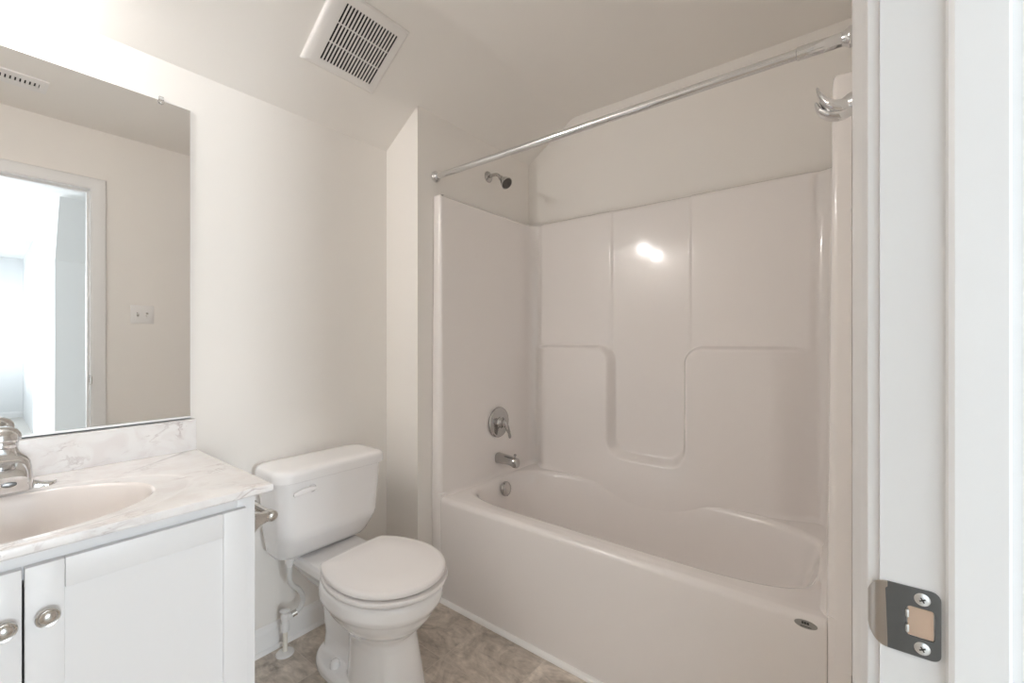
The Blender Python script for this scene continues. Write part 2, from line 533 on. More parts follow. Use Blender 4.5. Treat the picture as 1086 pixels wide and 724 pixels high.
# plan path of the surround: list of (x, y, nx, ny, tag) ; normal points into the bathing space
def plan_path():
    C = [(XW + 0.001, 1.385), (-1.498, 1.385), (-1.493, 2.118), (-0.048, 2.118), (-0.036, 1.385), (XA - 0.001, 1.385)]
    R = [0, 0.012, 0.060, 0.060, 0.012, 0]
    steps = [0.02, 0.014, 0.0052, 0.02, 0.02]
    pts = []
    ends = []
    for i in range(len(C)):
        if i in (0, len(C) - 1):
            ends.append((Vector(C[i]), Vector(C[i]), None)); continue
        p = Vector(C[i]); a = (Vector(C[i - 1]) - p).normalized(); b_ = (Vector(C[i + 1]) - p).normalized()
        ang = a.angle(b_); tl = R[i] / math.tan(ang / 2)
        cen = p + (a + b_).normalized() * (R[i] / math.sin(ang / 2))
        ends.append((p + a * tl, p + b_ * tl, cen))
    for i in range(len(C) - 1):
        s, e = ends[i][1], ends[i + 1][0]
        d = (e - s); L = d.length; d = d / L
        nrm = Vector((d.y, -d.x))          # right-hand side of travel: into the tub
        k = max(2, int(L / steps[i]))
        for j in range(k + 1):
            q = s + d * (L * j / k)
            pts.append((q.x, q.y, nrm.x, nrm.y))
        if ends[i + 1][2] is not None:
            cen = ends[i + 1][2]; v0 = ends[i + 1][0] - cen; v1 = ends[i + 1][1] - cen
            a0 = math.atan2(v0.y, v0.x); a1 = math.atan2(v1.y, v1.x)
            da = (a1 - a0 + PI) % (2 * PI) - PI
            kk = 10 if R[i + 1] > 0.03 else 5
            d2 = (Vector(C[i + 2]) - Vector(C[i + 1])).normalized(); n2 = Vector((d2.y, -d2.x))
            for j in range(1, kk):
                a = a0 + da * j / kk
                q = cen + Vector((math.cos(a), math.sin(a))) * v0.length
                nn = nrm.lerp(n2, j / kk).normalized()
                pts.append((q.x, q.y, nn.x, nn.y))
    return pts


def sd_corner(qx, qz, r):
    return math.hypot(max(qx, 0), max(qz, 0)) + min(max(qx, qz), 0) - r


def smin(a, b_, k):
    h = max(k - abs(a - b_), 0) / k
    return min(a, b_) - h * h * k * 0.25


def relief(x, z):
    """how far the back panel stands out of its base plane"""
    win = sst(-1.450, -1.415, x) * (1 - sst(-0.135, -0.100, x))
    upl = 1 - sst(-0.990, -0.974, x); upr = sst(-0.596, -0.580, x)
    d = 0.009 * max(upl, upr) * win
    r = 0.085
    zt = 1.168
    sl = sd_corner(x - (-0.968 - r), z - (zt - r), r)
    sr = sd_corner((-0.612 + r) - x, z - (zt - r), r)
    sb = z - 0.615
    s = smin(smin(sl, sb, 0.10), smin(sr, sb, 0.10), 0.01)
    wlow = sst(-1.475, -1.355, x) * (1 - sst(-0.265, -0.085, x))
    low = (1 - sst(-0.022, 0.010, s)) * 0.056 * wlow
    low += 0.024 * sst(-1.32, -0.80, x) * (1 - sst(-0.72, -0.22, x)) * (1 - sst(0.44, 0.66, z))
    d = max(d, low)
    return d


def midspan(x):
    return sst(-1.40, -1.20, x) * (1 - sst(-0.33, -0.14, x))


bm = bmesh.new()
path = plan_path()
zs = []
z = 0.36
while z < 1.871:
    zs.append(z); z += 0.0052
ztop = 1.872
zs.append(ztop)
rows = []
for z in zs:
    row = []
    draft = 0.012 * (1.87 - z) / 1.4
    t = z - ZD
    Rf = 0.022
    fl = 0.0
    if t < Rf:
        tt = max(t, 0.0)
        fl = Rf - math.sqrt(max(Rf * Rf - (Rf - tt) ** 2, 0))
    for (x, y, nx, ny) in path:
        inside = sst(1.395, 1.43, y)
        back = sst(2.07, 2.115, y)
        d = draft + fl * inside
        if back > 0:
            d -= fl * inside * back * midspan(x)
            d += relief(x, z) * back
        # eased top edge
        if z > 1.860: d -= 0.012 * ((z - 1.860) / 0.012) ** 2 * (1 if y > 1.39 else 0.3)
        row.append(bm.verts.new((x + nx * d, y + ny * d, z)))
    rows.append(row)
# cap the top back to the drywall
row = []
for (x, y, nx, ny) in path:
    q = Vector((x - nx * 0.03, y - ny * 0.03, ztop + 0.002))
    if y < 1.40: q = Vector((x, 1.41, ztop + 0.002))
    row.append(bm.verts.new(q))
rows.append(row)
for a, b_ in zip(rows, rows[1:]):
    for i in range(len(a) - 1):
        bm.faces.new((a[i], a[i + 1], b_[i + 1], b_[i]))
obj('surround', bm, M_GEL, tub, angle=70)

# deck and basin
bm = bmesh.new()
bc = (-0.765, 1.762)
base = sell(bc[0], bc[1], 0.766, 0.372, 40, ZD, N=320)
loops = [base]
for a, b_, nn, z, sx in ((0.712, 0.322, 5.0, ZD, 0), (0.703, 0.315, 5.0, ZD - 0.0012, 0), (0.694, 0.308, 4.8, ZD - 0.005, 0), (0.687, 0.302, 4.6, ZD - 0.012, 0),
                         (0.682, 0.298, 4.5, ZD - 0.024, 0), (0.668, 0.288, 4.4, 0.40, -0.004), (0.650, 0.279, 4.2, 0.32, -0.012),
                         (0.622, 0.270, 4.0, 0.22, -0.030), (0.600, 0.260, 3.8, 0.165, -0.045), (0.57, 0.245, 3.6, 0.138, -0.055),
                         (0.52, 0.215, 3.4, 0.123, -0.06), (0.40, 0.15, 3.0, 0.117, -0.06), (0.2, 0.07, 2.5, 0.115, -0.06)):
    lf = ray_loop(bc[0], bc[1], base, a, b_, nn, z)
    lk = ray_loop(bc[0], bc[1], base, a, b_ - 0.024, min(nn, 3.4), z)
    lp = [p if p.y < bc[1] else q for p, q in zip(lf, lk)]
    loops.append([Vector((p.x + sx, p.y, p.z)) for p in lp])
loft(bm, loops, True, False, True)
obj('basin', bm, M_GEL, tub, angle=60)

# apron: front skin with a rolled top edge
prof = [(YA + 0.006, 0.0), (YA + 0.004, 0.10), (YA + 0.002, 0.30), (YA, 0.40), (YA - 0.001, 0.438)]
for i in range(9):
    a = i / 8 * PI / 2
    prof.append((YA + 0.021 - 0.022 * math.cos(a), ZD - 0.022 + 0.022 * math.sin(a)))
prof += [(YA + 0.045, ZD + 0.0002), (YA + 0.045, ZD - 0.02), (YA + 0.03, 0.40), (YA + 0.03, 0.0)]
xs = (-1.483, -1.4815, -1.478, -1.0, -0.5, -0.0515, -0.048, -0.0465)
ins = (0.005, 0.002, 0.0, 0, 0, 0, 0.0015, 0.004)
bm = bmesh.new()
loft(bm, [[Vector((x, y + (k if y < YA + 0.03 else 0), z)) for y, z in prof] for x, k in zip(xs, ins)])
obj('apron', bm, M_GEL, tub, angle=50)
# the front legs of the moulding that stand to the floor either side of the apron
for x0, x1 in ((XW + 0.001, -1.4825), (-0.0465, XA - 0.001)):
    bm = box((x0, YA + 0.0045, 0.0), (x1, YA + 0.045, 0.488), 0.004)
    obj('leg', bm, M_GEL, tub)
# oval maker's sticker at the apron's corner
bm = bmesh.new()
lathe(bm, (-0.092, YA - 0.0006, 0.452), (0, -1, 0), [(0.0255, 0), (0.0255, 0.001)], n=40, sx=1.0, sy=0.42)
stk = obj('sticker', bm, M_STICKER, tub)
stk['label'] = 'small oval silver maker sticker'
bm = bmesh.new()
for x0, x1, z0, z1 in ((-0.101, -0.097, 0.4525, 0.4585), (-0.096, -0.091, 0.4525, 0.4585), (-0.090, -0.085, 0.4525, 0.4585), (-0.104, -0.080, 0.4455, 0.4470)):
    bx(bm, (x0, YA - 0.0022, z0), (x1, YA - 0.0012, z1))
obj('sticker_print', bm, M_INK, stk, smooth=False)
# white quarter round where the apron meets the floor
bm = bmesh.new()
q = [(0, 0), (0.016, 0), (0.0148, 0.0062), (0.0113, 0.0113), (0.0062, 0.0148), (0, 0.016)]
loft(bm, [[Vector((x, YA + 0.006 - o, z)) for o, z in q] for x in (XW + 0.001, XA - 0.001)])
struct(obj('trim_4', bm, M_CAULK, angle=60))


# ------------------------------------------------------------------ shower fittings
XS = -1.4825      # face of the surround on the wet wall
sh = thing('showerhead', 'small chrome shower head on a bent arm high on the wet wall', 'shower head', (XW, 1.775, 2.075))
bm = bmesh.new()
lathe(bm, (XW, 1.775, 2.075), (1, 0, 0), [(0.030, 0), (0.030, 0.002), (0.027, 0.006), (0.018, 0.010), (0.012, 0.012)])
obj('flange', bm, M_FIT, sh)
bm = bmesh.new()
tube(bm, spline([(XW + 0.005, 1.775, 2.075), (XW + 0.035, 1.775, 2.078), (XW + 0.065, 1.775, 2.072), (XW + 0.088, 1.775, 2.050)], 8), 0.0085)
obj('arm', bm, M_FIT, sh)
bm = bmesh.new()
hd = Vector((0.75, -0.10, -0.66)).normalized()
ho = Vector((XW + 0.085, 1.775, 2.053))
lathe(bm, ho, hd, [(0.010, 0), (0.013, 0.004), (0.013, 0.012), (0.012, 0.016), (0.017, 0.026), (0.026, 0.046), (0.031, 0.062), (0.032, 0.066), (0.029, 0.067)])
head = obj('spray_head', bm, M_FIT, sh)
bm = bmesh.new()
lathe(bm, ho + hd * 0.0665, hd, [(0.0285, 0), (0.027, 0.0015), (0.010, 0.0025), (0.008, 0.0015)])
obj('nozzle_face', bm, M_NOZZLE, head)

vy, vz = 1.785, 0.757
vv = thing('shower_valve', 'round chrome shower valve plate with a single lever above the spout', 'shower valve', (XS, vy, vz))
bm = bmesh.new()
lathe(bm, (XS, vy, vz), (1, 0, 0), [(0.080, 0), (0.080, 0.006), (0.078, 0.009), (0.070, 0.013), (0.066, 0.0125), (0.030, 0.017), (0.028, 0.017)], n=56)
obj('escutcheon', bm, M_FIT, vv)
bm = bmesh.new()
lathe(bm, (XS + 0.010, vy, vz), (1, 0, 0), [(0.031, 0), (0.031, 0.010), (0.026, 0.014), (0.022, 0.028), (0.022, 0.036), (0.016, 0.041)])
hub = obj('hub', bm, M_FIT, vv)
bm = bmesh.new()
tube(bm, spline([(XS + 0.040, vy, vz + 0.010), (XS + 0.052, vy + 0.004, vz - 0.012), (XS + 0.058, vy + 0.016, vz - 0.045), (XS + 0.062, vy + 0.024, vz - 0.080)], 8), [0.014] * 4 + [0.0125] * 4 + [0.011] * 5 + [0.0095] * 5 + [0.008] * 6 + [0.006])
obj('lever', bm, M_FIT, hub)

sp = thing('tub_spout', 'chrome tub spout with a diverter knob under the shower valve', 'tub spout', (XS, 1.785, 0.568))
bm = bmesh.new()
L = []
for t, hw, zt, zb in ((0.0, 0.027, 0.027, -0.027), (0.02, 0.027, 0.026, -0.026), (0.08, 0.025, 0.021, -0.024), (0.100, 0.0235, 0.019, -0.030),
                      (0.108, 0.023, 0.018, -0.034), (0.126, 0.021, 0.014, -0.034), (0.131, 0.017, 0.009, -0.030)):
    lp = []
    for i in range(28):
        a = 2 * PI * i / 28
        ca, sa = math.cos(a), math.sin(a)
        e = 2.6
        r = (abs(ca) ** e + abs(sa) ** e) ** (-1 / e)
        zc, zh = (zt + zb) / 2, (zt - zb) / 2
        lp.append(Vector((XS + t, 1.785 + hw * ca * r, 0.568 + zc + zh * sa * r)))
    L.append(lp)
loft(bm, L)
spb = obj('spout_body', bm, M_FIT, sp)
bm = bmesh.new()
lathe(bm, (XS + 0.113, 1.785, 0.583), (0, 0, 1), [(0.004, 0), (0.004, 0.010), (0.0075, 0.012), (0.0075, 0.019), (0.005, 0.021)], n=20)
obj('diverter_knob', bm, M_FIT, sp)

ov = thing('overflow_cover', 'round chrome overflow plate inside the tub below the spout', 'overflow plate', (-1.436, 1.785, 0.41))
bm = bmesh.new()
od = Vector((1, 0, 0.16)).normalized()
lathe(bm, (-1.437, 1.785, 0.412), od, [(0.037, 0), (0.037, 0.010), (0.035, 0.014), (0.024, 0.019), (0.010, 0.021)], n=44)
obj('plate', bm, M_FIT, ov)
bm = bmesh.new()
lathe(bm, Vector((-1.437, 1.785, 0.379)) + od * 0.0125, od, [(0.0045, 0), (0.0045, 0.006), (0.003, 0.007)], n=16)
obj('screw', bm, M_NOZZLE, ov)

# curtain rod
ry, rz = 1.395, 1.963
rod = thing('shower_curtain_rod', 'long chrome shower curtain rod spanning the tub alcove', 'curtain rod', ((XW + XA) / 2, ry, rz))
bm = bmesh.new(); tube(bm, [(XW + 0.01, ry, rz), (-0.09, ry, rz)], 0.0138, 24)
obj('tube', bm, M_CHROME, rod)
bm = bmesh.new(); lathe(bm, (-0.115, ry, rz), (1, 0, 0), [(0.0142, 0), (0.0168, 0.002), (0.0168, 0.100), (0.015, 0.104)], n=28)
obj('sleeve', bm, M_CHROME, rod)
for x, d in ((XW, 1), (XA, -1)):
    bm = bmesh.new()
    lathe(bm, (x, ry, rz), (d, 0, 0), [(0.0245, 0.0), (0.0255, 0.002), (0.0255, 0.006), (0.0225, 0.010), (0.0185, 0.016), (0.0165, 0.022)], n=36)
    obj('end_flange', bm, M_CHROME, rod)

# robe hook on the door wall
hy, hz = 1.13, 1.690
hk = thing('robe_hook', 'curved chrome robe hook beside the door casing', 'robe hook', (XR, hy, hz))
bm = bmesh.new()
lathe(bm, (XR, hy, hz - 0.010), (-1, 0, 0), [(0.029, 0), (0.029, 0.004), (0.026, 0.010), (0.022, 0.018), (0.019, 0.026)], n=32)
obj('base', bm, M_CHROME, hk)
bm = bmesh.new()


def strap(bm, cen, wid, thk, m=10):
    """a flattened tapering arm along cen; wid along y, thk across"""
    C = spline(cen, m)
    n = len(C)
    W = [wid[0]]
    def lerp_list(a, t):
        f = t * (len(a) - 1); i = min(int(f), len(a) - 2); return a[i] + (a[i + 1] - a[i]) * (f - i)
    loops = []
    for i, p in enumerate(C):
        t = i / (n - 1)
        tg = (C[min(i + 1, n - 1)] - C[max(i - 1, 0)]).normalized()
        side = Vector((0, 1, 0)); up = tg.cross(side).normalized()
        w, h = lerp_list(wid, t), lerp_list(thk, t)
        loops.append([p + side * (w * math.cos(2 * PI * k / 20)) + up * (h * math.sin(2 * PI * k / 20)) for k in range(20)])
    return loft(bm, loops)


strap(bm, [(XR - 0.012, hy, hz - 0.006), (XR - 0.032, hy, hz - 0.014), (XR - 0.053, hy, hz - 0.006), (XR - 0.068, hy, hz + 0.016), (XR - 0.076, hy, hz + 0.040)],
      [0.018, 0.021, 0.024, 0.019, 0.004], [0.020, 0.017, 0.0125, 0.007, 0.0025])
obj('upper_prong', bm, M_CHROME, hk)
bm = bmesh.new()
strap(bm, [(XR - 0.012, hy, hz - 0.018), (XR - 0.034, hy, hz - 0.029), (XR - 0.055, hy, hz - 0.025), (XR - 0.071, hy, hz - 0.011), (XR - 0.078, hy, hz + 0.008)],
      [0.016, 0.017, 0.018, 0.015, 0.006], [0.011, 0.010, 0.008, 0.006, 0.003])
obj('lower_prong', bm, M_CHROME, hk)

# ------------------------------------------------------------------ strike plate in the jamb
sz = 0.957
skp = thing('strike_plate', 'satin steel door strike plate screwed to the door jamb', 'strike plate', (0.042, DY1, sz))
bm = bmesh.new()
# plate outline (x, z) with a square hole, given as an outer and inner loop of equal count
outer = [Vector((p.x, 0, p.y)) for p in rrect(0.0415, sz, 0.0175, 0.0285, 0.006, 0, 6)]
# left side is square where the lip starts
for p in outer:
    if p.x < 0.031: p.x = min(p.x, 0.0255) if abs(p.z - sz) < 0.0225 else 0.0255; p.z = sz + max(-0.0285, min(0.0285, (p.z - sz) * 1.0))
inner = [Vector((p.x, 0, p.y)) for p in rrect(0.0465, sz, 0.0088, 0.0128, 0.003, 0, 6)]


def ring(y0, y1):
    a = [Vector((p.x, y0, p.z)) for p in outer]; b_ = [Vector((p.x, y1, p.z)) for p in outer]
    c = [Vector((p.x, y1, p.z)) for p in inner]; d = [Vector((p.x, y0, p.z)) for p in inner]
    rr = [[bm.verts.new(p) for p in lp] for lp in (a, b_, c, d)]
    for r0, r1 in zip(rr, rr[1:] + rr[:1]):
        for i in range(len(r0)):
            j = (i + 1) % len(r0)
            bm.faces.new((r0[i], r0[j], r1[j], r1[i]))


ring(DY1, DY1 - 0.0016)
obj('plate', bm, M_SATIN, skp, angle=30)
bm = bmesh.new()
L = []
for i in range(9):
    t = i / 8
    x = 0.0258 - 0.0135 * math.sin(t * 1.15) / math.sin(1.15)
    y = DY1 - 0.0016 + 0.008 * (1 - math.cos(t * 1.15)) / (1 - math.cos(1.15))
    h = 0.0285 - 0.015 * t ** 2.4
    L.append([Vector((x, y, sz - h)), Vector((x, y, sz + h)), Vector((x + 0.0006, y + 0.0016, sz + h)), Vector((x + 0.0006, y + 0.0016, sz - h))])
loft(bm, L)
lp_ = obj('lip', bm, mat('worn_steel', (0.55, 0.51, 0.47), 0.28, metal=1.0), skp, angle=30)
bm = bmesh.new()
bx(bm, (0.0385, DY1 - 0.0008, sz - 0.0122), (0.0545, DY1 + 0.0, sz + 0.0122))
obj('latch_pocket', bm, M_WOOD, skp, smooth=False)
bm = bmesh.new()      # bent tab at the pocket's room side
bx(bm, (0.0368, DY1 - 0.0034, sz - 0.0095), (0.0392, DY1 - 0.0008, sz - 0.003), 0.0007)
bx(bm, (0.0368, DY1 - 0.0034, sz + 0.003), (0.0392, DY1 - 0.0008, sz + 0.0095), 0.0007)
obj('tab', bm, M_SCREW, skp)
for dz in (-0.0205, 0.0205):
    bm = bmesh.new()
    lathe(bm, (0.0475, DY1 - 0.0012, sz + dz), (0, -1, 0), [(0.0052, 0), (0.0052, 0.0008), (0.004, 0.0016), (0.0015, 0.0018)], n=24)
    s_ = obj('screw', bm, M_SCREW, skp)
    bm = bmesh.new()
    for a in (0.5, 0.5 + PI / 2):
        c, s = math.cos(a), math.sin(a)
        r0 = len(bm.verts)
        bx(bm, (-0.0022, DY1 - 0.0034, -0.0005), (0.0022, DY1 - 0.0028, 0.0005))
        bm.verts.ensure_lookup_table()
        for v in bm.verts[r0:]:
            x, z = v.co.x, v.co.z
            v.co.x = 0.0475 + x * c - z * s; v.co.z = sz + dz + x * s + z * c
    obj('cross_slot', bm, M_NOZZLE, s_, smooth=False)

# ------------------------------------------------------------------ exhaust fan grille on the slope
sa = math.atan(SL)
ux = Vector((math.cos(sa), 0, math.sin(sa)))     # up the slope
uy = Vector((0, 1, 0))
un = Vector((math.sin(sa), 0, -math.cos(sa)))    # out of the ceiling, into the room
vo = Vector((-1.585, 0.776, ZS + SL * (-1.585 - XL)))


def sp_(a, b_, c):
    return vo + ux * a + uy * b_ + un * c


VL, VW = 0.286, 0.303


def slope_box(bm, a0, a1, b0, b1, c0, c1, bev=0.0):
    n0 = len(bm.verts)
    bx(bm, (a0, b0, c0), (a1, b1, c1), bev)
    bm.verts.ensure_lookup_table()
    for v in bm.verts[n0:]:
        v.co = sp_(v.co.x, v.co.y, v.co.z)


fan = thing('exhaust_fan', 'square white exhaust fan grille on the sloped ceiling', 'exhaust fan', vo + ux * VL / 2 + uy * VW / 2)
bm = bmesh.new()
a0, a1, b0, b1 = 0.036, 0.252, 0.052, 0.268
# frame with eased outer edge as a swept profile around the slot field
st = []
for (ca, cb), (ia, ib) in zip(((0, 0), (VL, 0), (VL, VW), (0, VW), (0, 0)), ((a0, b0), (a1, b0), (a1, b1), (a0, b1), (a0, b0))):
    lp = []
    for t, c in ((0.0, 0.0), (0.0, 0.004), (0.03, 0.008), (0.10, 0.012), (0.25, 0.0155), (0.55, 0.017), (1.0, 0.017), (1.0, 0.0145), (0.3, 0.0)):
        lp.append(sp_(ca + (ia - ca) * t, cb + (ib - cb) * t, c))
    st.append(lp)
loft(bm, st, True, False, False)
NB = 17
for i in range(NB + 1):
    c = b0 + (b1 - b0) * i / NB
    slope_box(bm, a0, a1, c - 0.0030, c + 0.0030, 0.0147, 0.0169)
for a in (a0 + (a1 - a0) * 0.333, a0 + (a1 - a0) * 0.667):
    slope_box(bm, a - 0.0022, a + 0.0022, b0, b1, 0.0147, 0.0166)
obj('grille', bm, M_GRILLE, fan, angle=30)
bm = bmesh.new()
slope_box(bm, a0 - 0.012, a1 + 0.012, b0 - 0.012, b1 + 0.012, 0.0005, 0.004)
obj('fan_housing', bm, M_DARK, fan, smooth=False)

# ------------------------------------------------------------------ vanity
VY0, VY1 = -0.32, 0.480
VF = -1.222                     # face frame
van = thing('vanity_cabinet', 'white two-door shaker vanity cabinet under the marbled top', 'vanity cabinet', ((XL + VF) / 2, (VY0 + VY1) / 2, 0))
bm = bmesh.new()
bx(bm, (XL + 0.003, VY0, 0.0), (VF - 0.07, VY1 - 0.004, 0.10))
bx(bm, (XL + 0.003, VY0, 0.10), (VF - 0.018, VY0 + 0.016, 0.800)); bx(bm, (XL + 0.003, VY1 - 0.02, 0.10), (VF - 0.018, VY1 - 0.004, 0.800))
bx(bm, (XL + 0.003, VY0 + 0.016, 0.10), (XL + 0.010, VY1 - 0.02, 0.800)); bx(bm, (XL + 0.010, VY0 + 0.016, 0.10), (VF - 0.018, VY1 - 0.02, 0.118))
obj('carcass', bm, M_CAB, van, smooth=False)
bm = box((XL + 0.003, VY1 - 0.004, 0.0), (VF - 0.019, VY1, 0.8005), 0.001)
obj('end_panel', bm, M_CAB, van)
bm = bmesh.new()
for lo, hi in (((VY0, 0.10), (VY0 + 0.04, 0.80)), ((VY1 - 0.04, 0.10), (VY1 + 0.0015, 0.80)), ((VY0 + 0.04, 0.745), (VY1 - 0.04, 0.80)), ((VY0 + 0.04, 0.10), (VY1 - 0.04, 0.14))):
    bx(bm, (VF - 0.019, lo[0], lo[1]), (VF, hi[0], hi[1]), 0.0012)
obj('face_frame', bm, M_CAB, van)
DF = VF + 0.019
for y0, y1, ky in ((0.0805, 0.456, 0.1085), (-0.296, 0.0772, 0.0545)):
    z0, z1 = 0.125, 0.772
    rl = 0.053
    bm = bmesh.new()
    g = 0.0006
    bx(bm, (VF + 0.001, y0, z0), (DF, y0 + rl - g, z1), 0.0015)
    bx(bm, (VF + 0.001, y1 - rl + g, z0), (DF, y1, z1), 0.0015)
    bx(bm, (VF + 0.001, y0 + rl, z1 - 0.058), (DF - 0.0002, y1 - rl, z1), 0.0012)
    bx(bm, (VF + 0.001, y0 + rl, z0), (DF - 0.0002, y1 - rl, z0 + 0.058), 0.0012)
    bx(bm, (VF + 0.002, y0 + rl - 0.004, z0 + 0.05), (DF - 0.0065, y1 - rl + 0.004, z1 - 0.05))
    dr = obj('door', bm, M_CAB, van)
    bm = bmesh.new()
    lathe(bm, (DF - 0.001, ky, 0.676), (1, 0, 0), [(0.0075, 0), (0.0070, 0.008), (0.009, 0.012), (0.0150, 0.0145), (0.0172, 0.018), (0.0172, 0.0205), (0.0160, 0.0222),
                                                    (0.0140, 0.0218), (0.0130, 0.0212), (0.0115, 0.0235), (0.007, 0.0262), (0.002, 0.027)], n=40)
    kb = obj('knob', bm, M_NICKEL, dr, angle=50)
    kb['label'] = 'round brushed nickel knob'

# top with integral bowl
CT, CB, CXF, CY1, CY0 = 0.822, 0.801, -1.186, 0.512, -0.352
SX, SY = -1.412, 0.076          # bowl centre
vt = thing('countertop', 'white marbled vanity top with an integral oval bowl and backsplash', 'vanity top', ((XL + CXF) / 2, SY, CT))
bm = bmesh.new()
ccx, ccy = (XL + 0.002 + CXF) / 2, (CY0 + CY1) / 2
hx, hy_ = (CXF - XL - 0.002) / 2, (CY1 - CY0) / 2
N = 240
dirs = [Vector((math.cos(2 * PI * i / N), math.sin(2 * PI * i / N))) for i in range(N)]


def rect_loop(inset, z):
    """outline of the slab seen from the bowl centre along dirs"""
    out = []
    x0, x1, y0, y1 = XL + 0.002 + 0, CXF - inset, CY0 + inset, CY1 - inset
    for d in dirs:
        t = 1e9
        if d.x > 1e-9: t = min(t, (x1 - SX) / d.x)
        if d.x < -1e-9: t = min(t, (x0 - SX) / d.x)
        if d.y > 1e-9: t = min(t, (y1 - SY) / d.y)
        if d.y < -1e-9: t = min(t, (y0 - SY) / d.y)
        out.append(Vector((SX + d.x * t, SY + d.y * t, z)))
    # snap nearest samples to the corners
    for cx_, cy_ in ((x0, y0), (x0, y1), (x1, y0), (x1, y1)):
        k = min(range(N), key=lambda i: (out[i].x - cx_) ** 2 + (out[i].y - cy_) ** 2)
        out[k] = Vector((cx_, cy_, z))
    return out


def ell_loop(a, b_, z, dx=0.0, nn=2.0):
    out = []
    for d in dirs:
        r = 1.0 / ((abs(d.x) / a) ** nn + (abs(d.y) / b_) ** nn) ** (1 / nn)
        out.append(Vector((SX + dx + d.x * r, SY + d.y * r, z)))
    return out


loops = [rect_loop(0.004, CB), rect_loop(0.0, CB + 0.004), rect_loop(0.0, CT - 0.004), rect_loop(0.0012, CT - 0.0012), rect_loop(0.004, CT)]
loops += [ell_loop(0.208, 0.322, CT), ell_loop(0.204, 0.317, CT - 0.0003), ell_loop(0.199, 0.311, CT - 0.0013), ell_loop(0.195, 0.306, CT - 0.0016),
          ell_loop(0.181, 0.240, CT - 0.0018)]
loft(bm, loops, True, False, False)
slab = obj('slab', bm, M_MARBLE, vt, angle=35)
bm = bmesh.new()
loops = [ell_loop(0.1811, 0.2401, CT - 0.0018), ell_loop(0.1785, 0.2370, CT - 0.0032), ell_loop(0.1745, 0.2325, CT - 0.010), ell_loop(0.171, 0.228, CT - 0.02),
         ell_loop(0.160, 0.213, CT - 0.055), ell_loop(0.143, 0.190, CT - 0.09), ell_loop(0.118, 0.155, CT - 0.115), ell_loop(0.08, 0.10, CT - 0.130), ell_loop(0.03, 0.035, CT - 0.137)]
loft(bm, loops, True, False, True)
obj('bowl', bm, M_BASIN, vt, angle=50)
bm = bmesh.new()
lathe(bm, (SX, SY, CT - 0.1375), (0, 0, 1), [(0.023, 0), (0.023, 0.002), (0.019, 0.003), (0.017, 0.001), (0.006, 0.001)])
obj('drain', bm, M_CHROME, vt)
bm = box((XL + 0.001, CY0, CT - 0.0005), (XL + 0.0195, CY1 - 0.004, 0.926), 0.003)
obj('backsplash', bm, M_MARBLE, vt)

# ------------------------------------------------------------------ faucet
fy = SY - 0.004
fc = thing('bathroom_faucet', 'chrome single-handle faucet behind the oval bowl', 'faucet', (-1.665, fy, CT))
bm = bmesh.new()
# deck plate: long wings that thin out to flat tips
L = []
for i in range(33):
    t = -1 + 2 * i / 32
    y = fy + t * 0.094
    at = abs(t)
    hw = 0.028 * (1 - 0.42 * sst(0.25, 0.75, at)) * math.sqrt(max(1 - max(0, (at - 0.80) / 0.2) ** 2, 0.02))
    hh = 0.010 + 0.024 * (1 - sst(0.25, 0.85, at))
    x0 = -1.655 + 0.014 * sst(0.25, 0.9, at)
    L.append([Vector((x0 + hw * math.copysign(abs(math.cos(a)) ** 0.7, math.cos(a)), y, CT - 0.002 + max(0, math.sin(a)) ** 0.55 * hh if math.sin(a) > 0 else CT - 0.002)) for a in [PI * k / 14 for k in range(15)]])
loft(bm, L)
obj('deck_plate', bm, M_CHROME, fc, angle=60)
bm = bmesh.new()
L = []
for z, hx2, hy2, cx2, r in ((0.0, 0.036, 0.052, -1.650, 0.014), (0.030, 0.034, 0.051, -1.650, 0.014), (0.055, 0.033, 0.050, -1.652, 0.014), (0.070, 0.032, 0.048, -1.654, 0.016), (0.080, 0.031, 0.043, -1.656, 0.018), (0.087, 0.029, 0.036, -1.659, 0.020), (0.094, 0.028, 0.030, -1.661, 0.024), (0.106, 0.026, 0.027, -1.661, 0.024)):
    L.append(rrect(cx2, fy, hx2, hy2, r, CT + z, 6))
loft(bm, L)
obj('body', bm, M_CHROME, fc, angle=50)
bm = bmesh.new()
L = []
for x, zc, hw, hh in ((-1.655, 0.048, 0.036, 0.026), (-1.63, 0.052, 0.037, 0.025), (-1.60, 0.053, 0.038, 0.022), (-1.565, 0.050, 0.0385, 0.019), (-1.535, 0.043, 0.0375, 0.0175), (-1.526, 0.041, 0.035, 0.0155)):
    lp = []
    for i in range(28):
        a = 2 * PI * i / 28
        ca, sa_ = math.cos(a), math.sin(a)
        r = (abs(ca) ** 4 + abs(sa_) ** 4) ** (-1 / 4)
        lp.append(Vector((x, fy + hw * ca * r, CT + zc + hh * sa_ * r)))
    L.append(lp)
loft(bm, L)
spt = obj('spout', bm, M_CHROME, fc, angle=50)
bm = bmesh.new()
lathe(bm, (-1.5258, fy + 0.006, CT + 0.040), (1, 0, 0.1), [(0.0125, 0), (0.0125, 0.001), (0.011, 0.0014)], n=28, sx=1.0, sy=0.5)
obj('badge', bm, M_SATIN, spt)
bm = bmesh.new()
lathe(bm, (-1.661, fy, CT + 0.104), (0, 0, 1), [(0.027, 0), (0.0295, 0.003), (0.0300, 0.013), (0.0295, 0.0145), (0.0295, 0.0160), (0.0340, 0.018), (0.0350, 0.024), (0.0335, 0.034), (0.027, 0.045), (0.016, 0.052), (0.004, 0.0545)], n=40)
hd_ = obj('handle', bm, M_CHROME, fc, angle=40)
bm = bmesh.new()
lathe(bm, (-1.6225, fy + 0.026, CT + 0.064), (1, 0, 0.1), [(0.0032, 0), (0.0032, 0.0022), (0.002, 0.003)], n=16)
obj('hot_dot', bm, M_RED, fc)
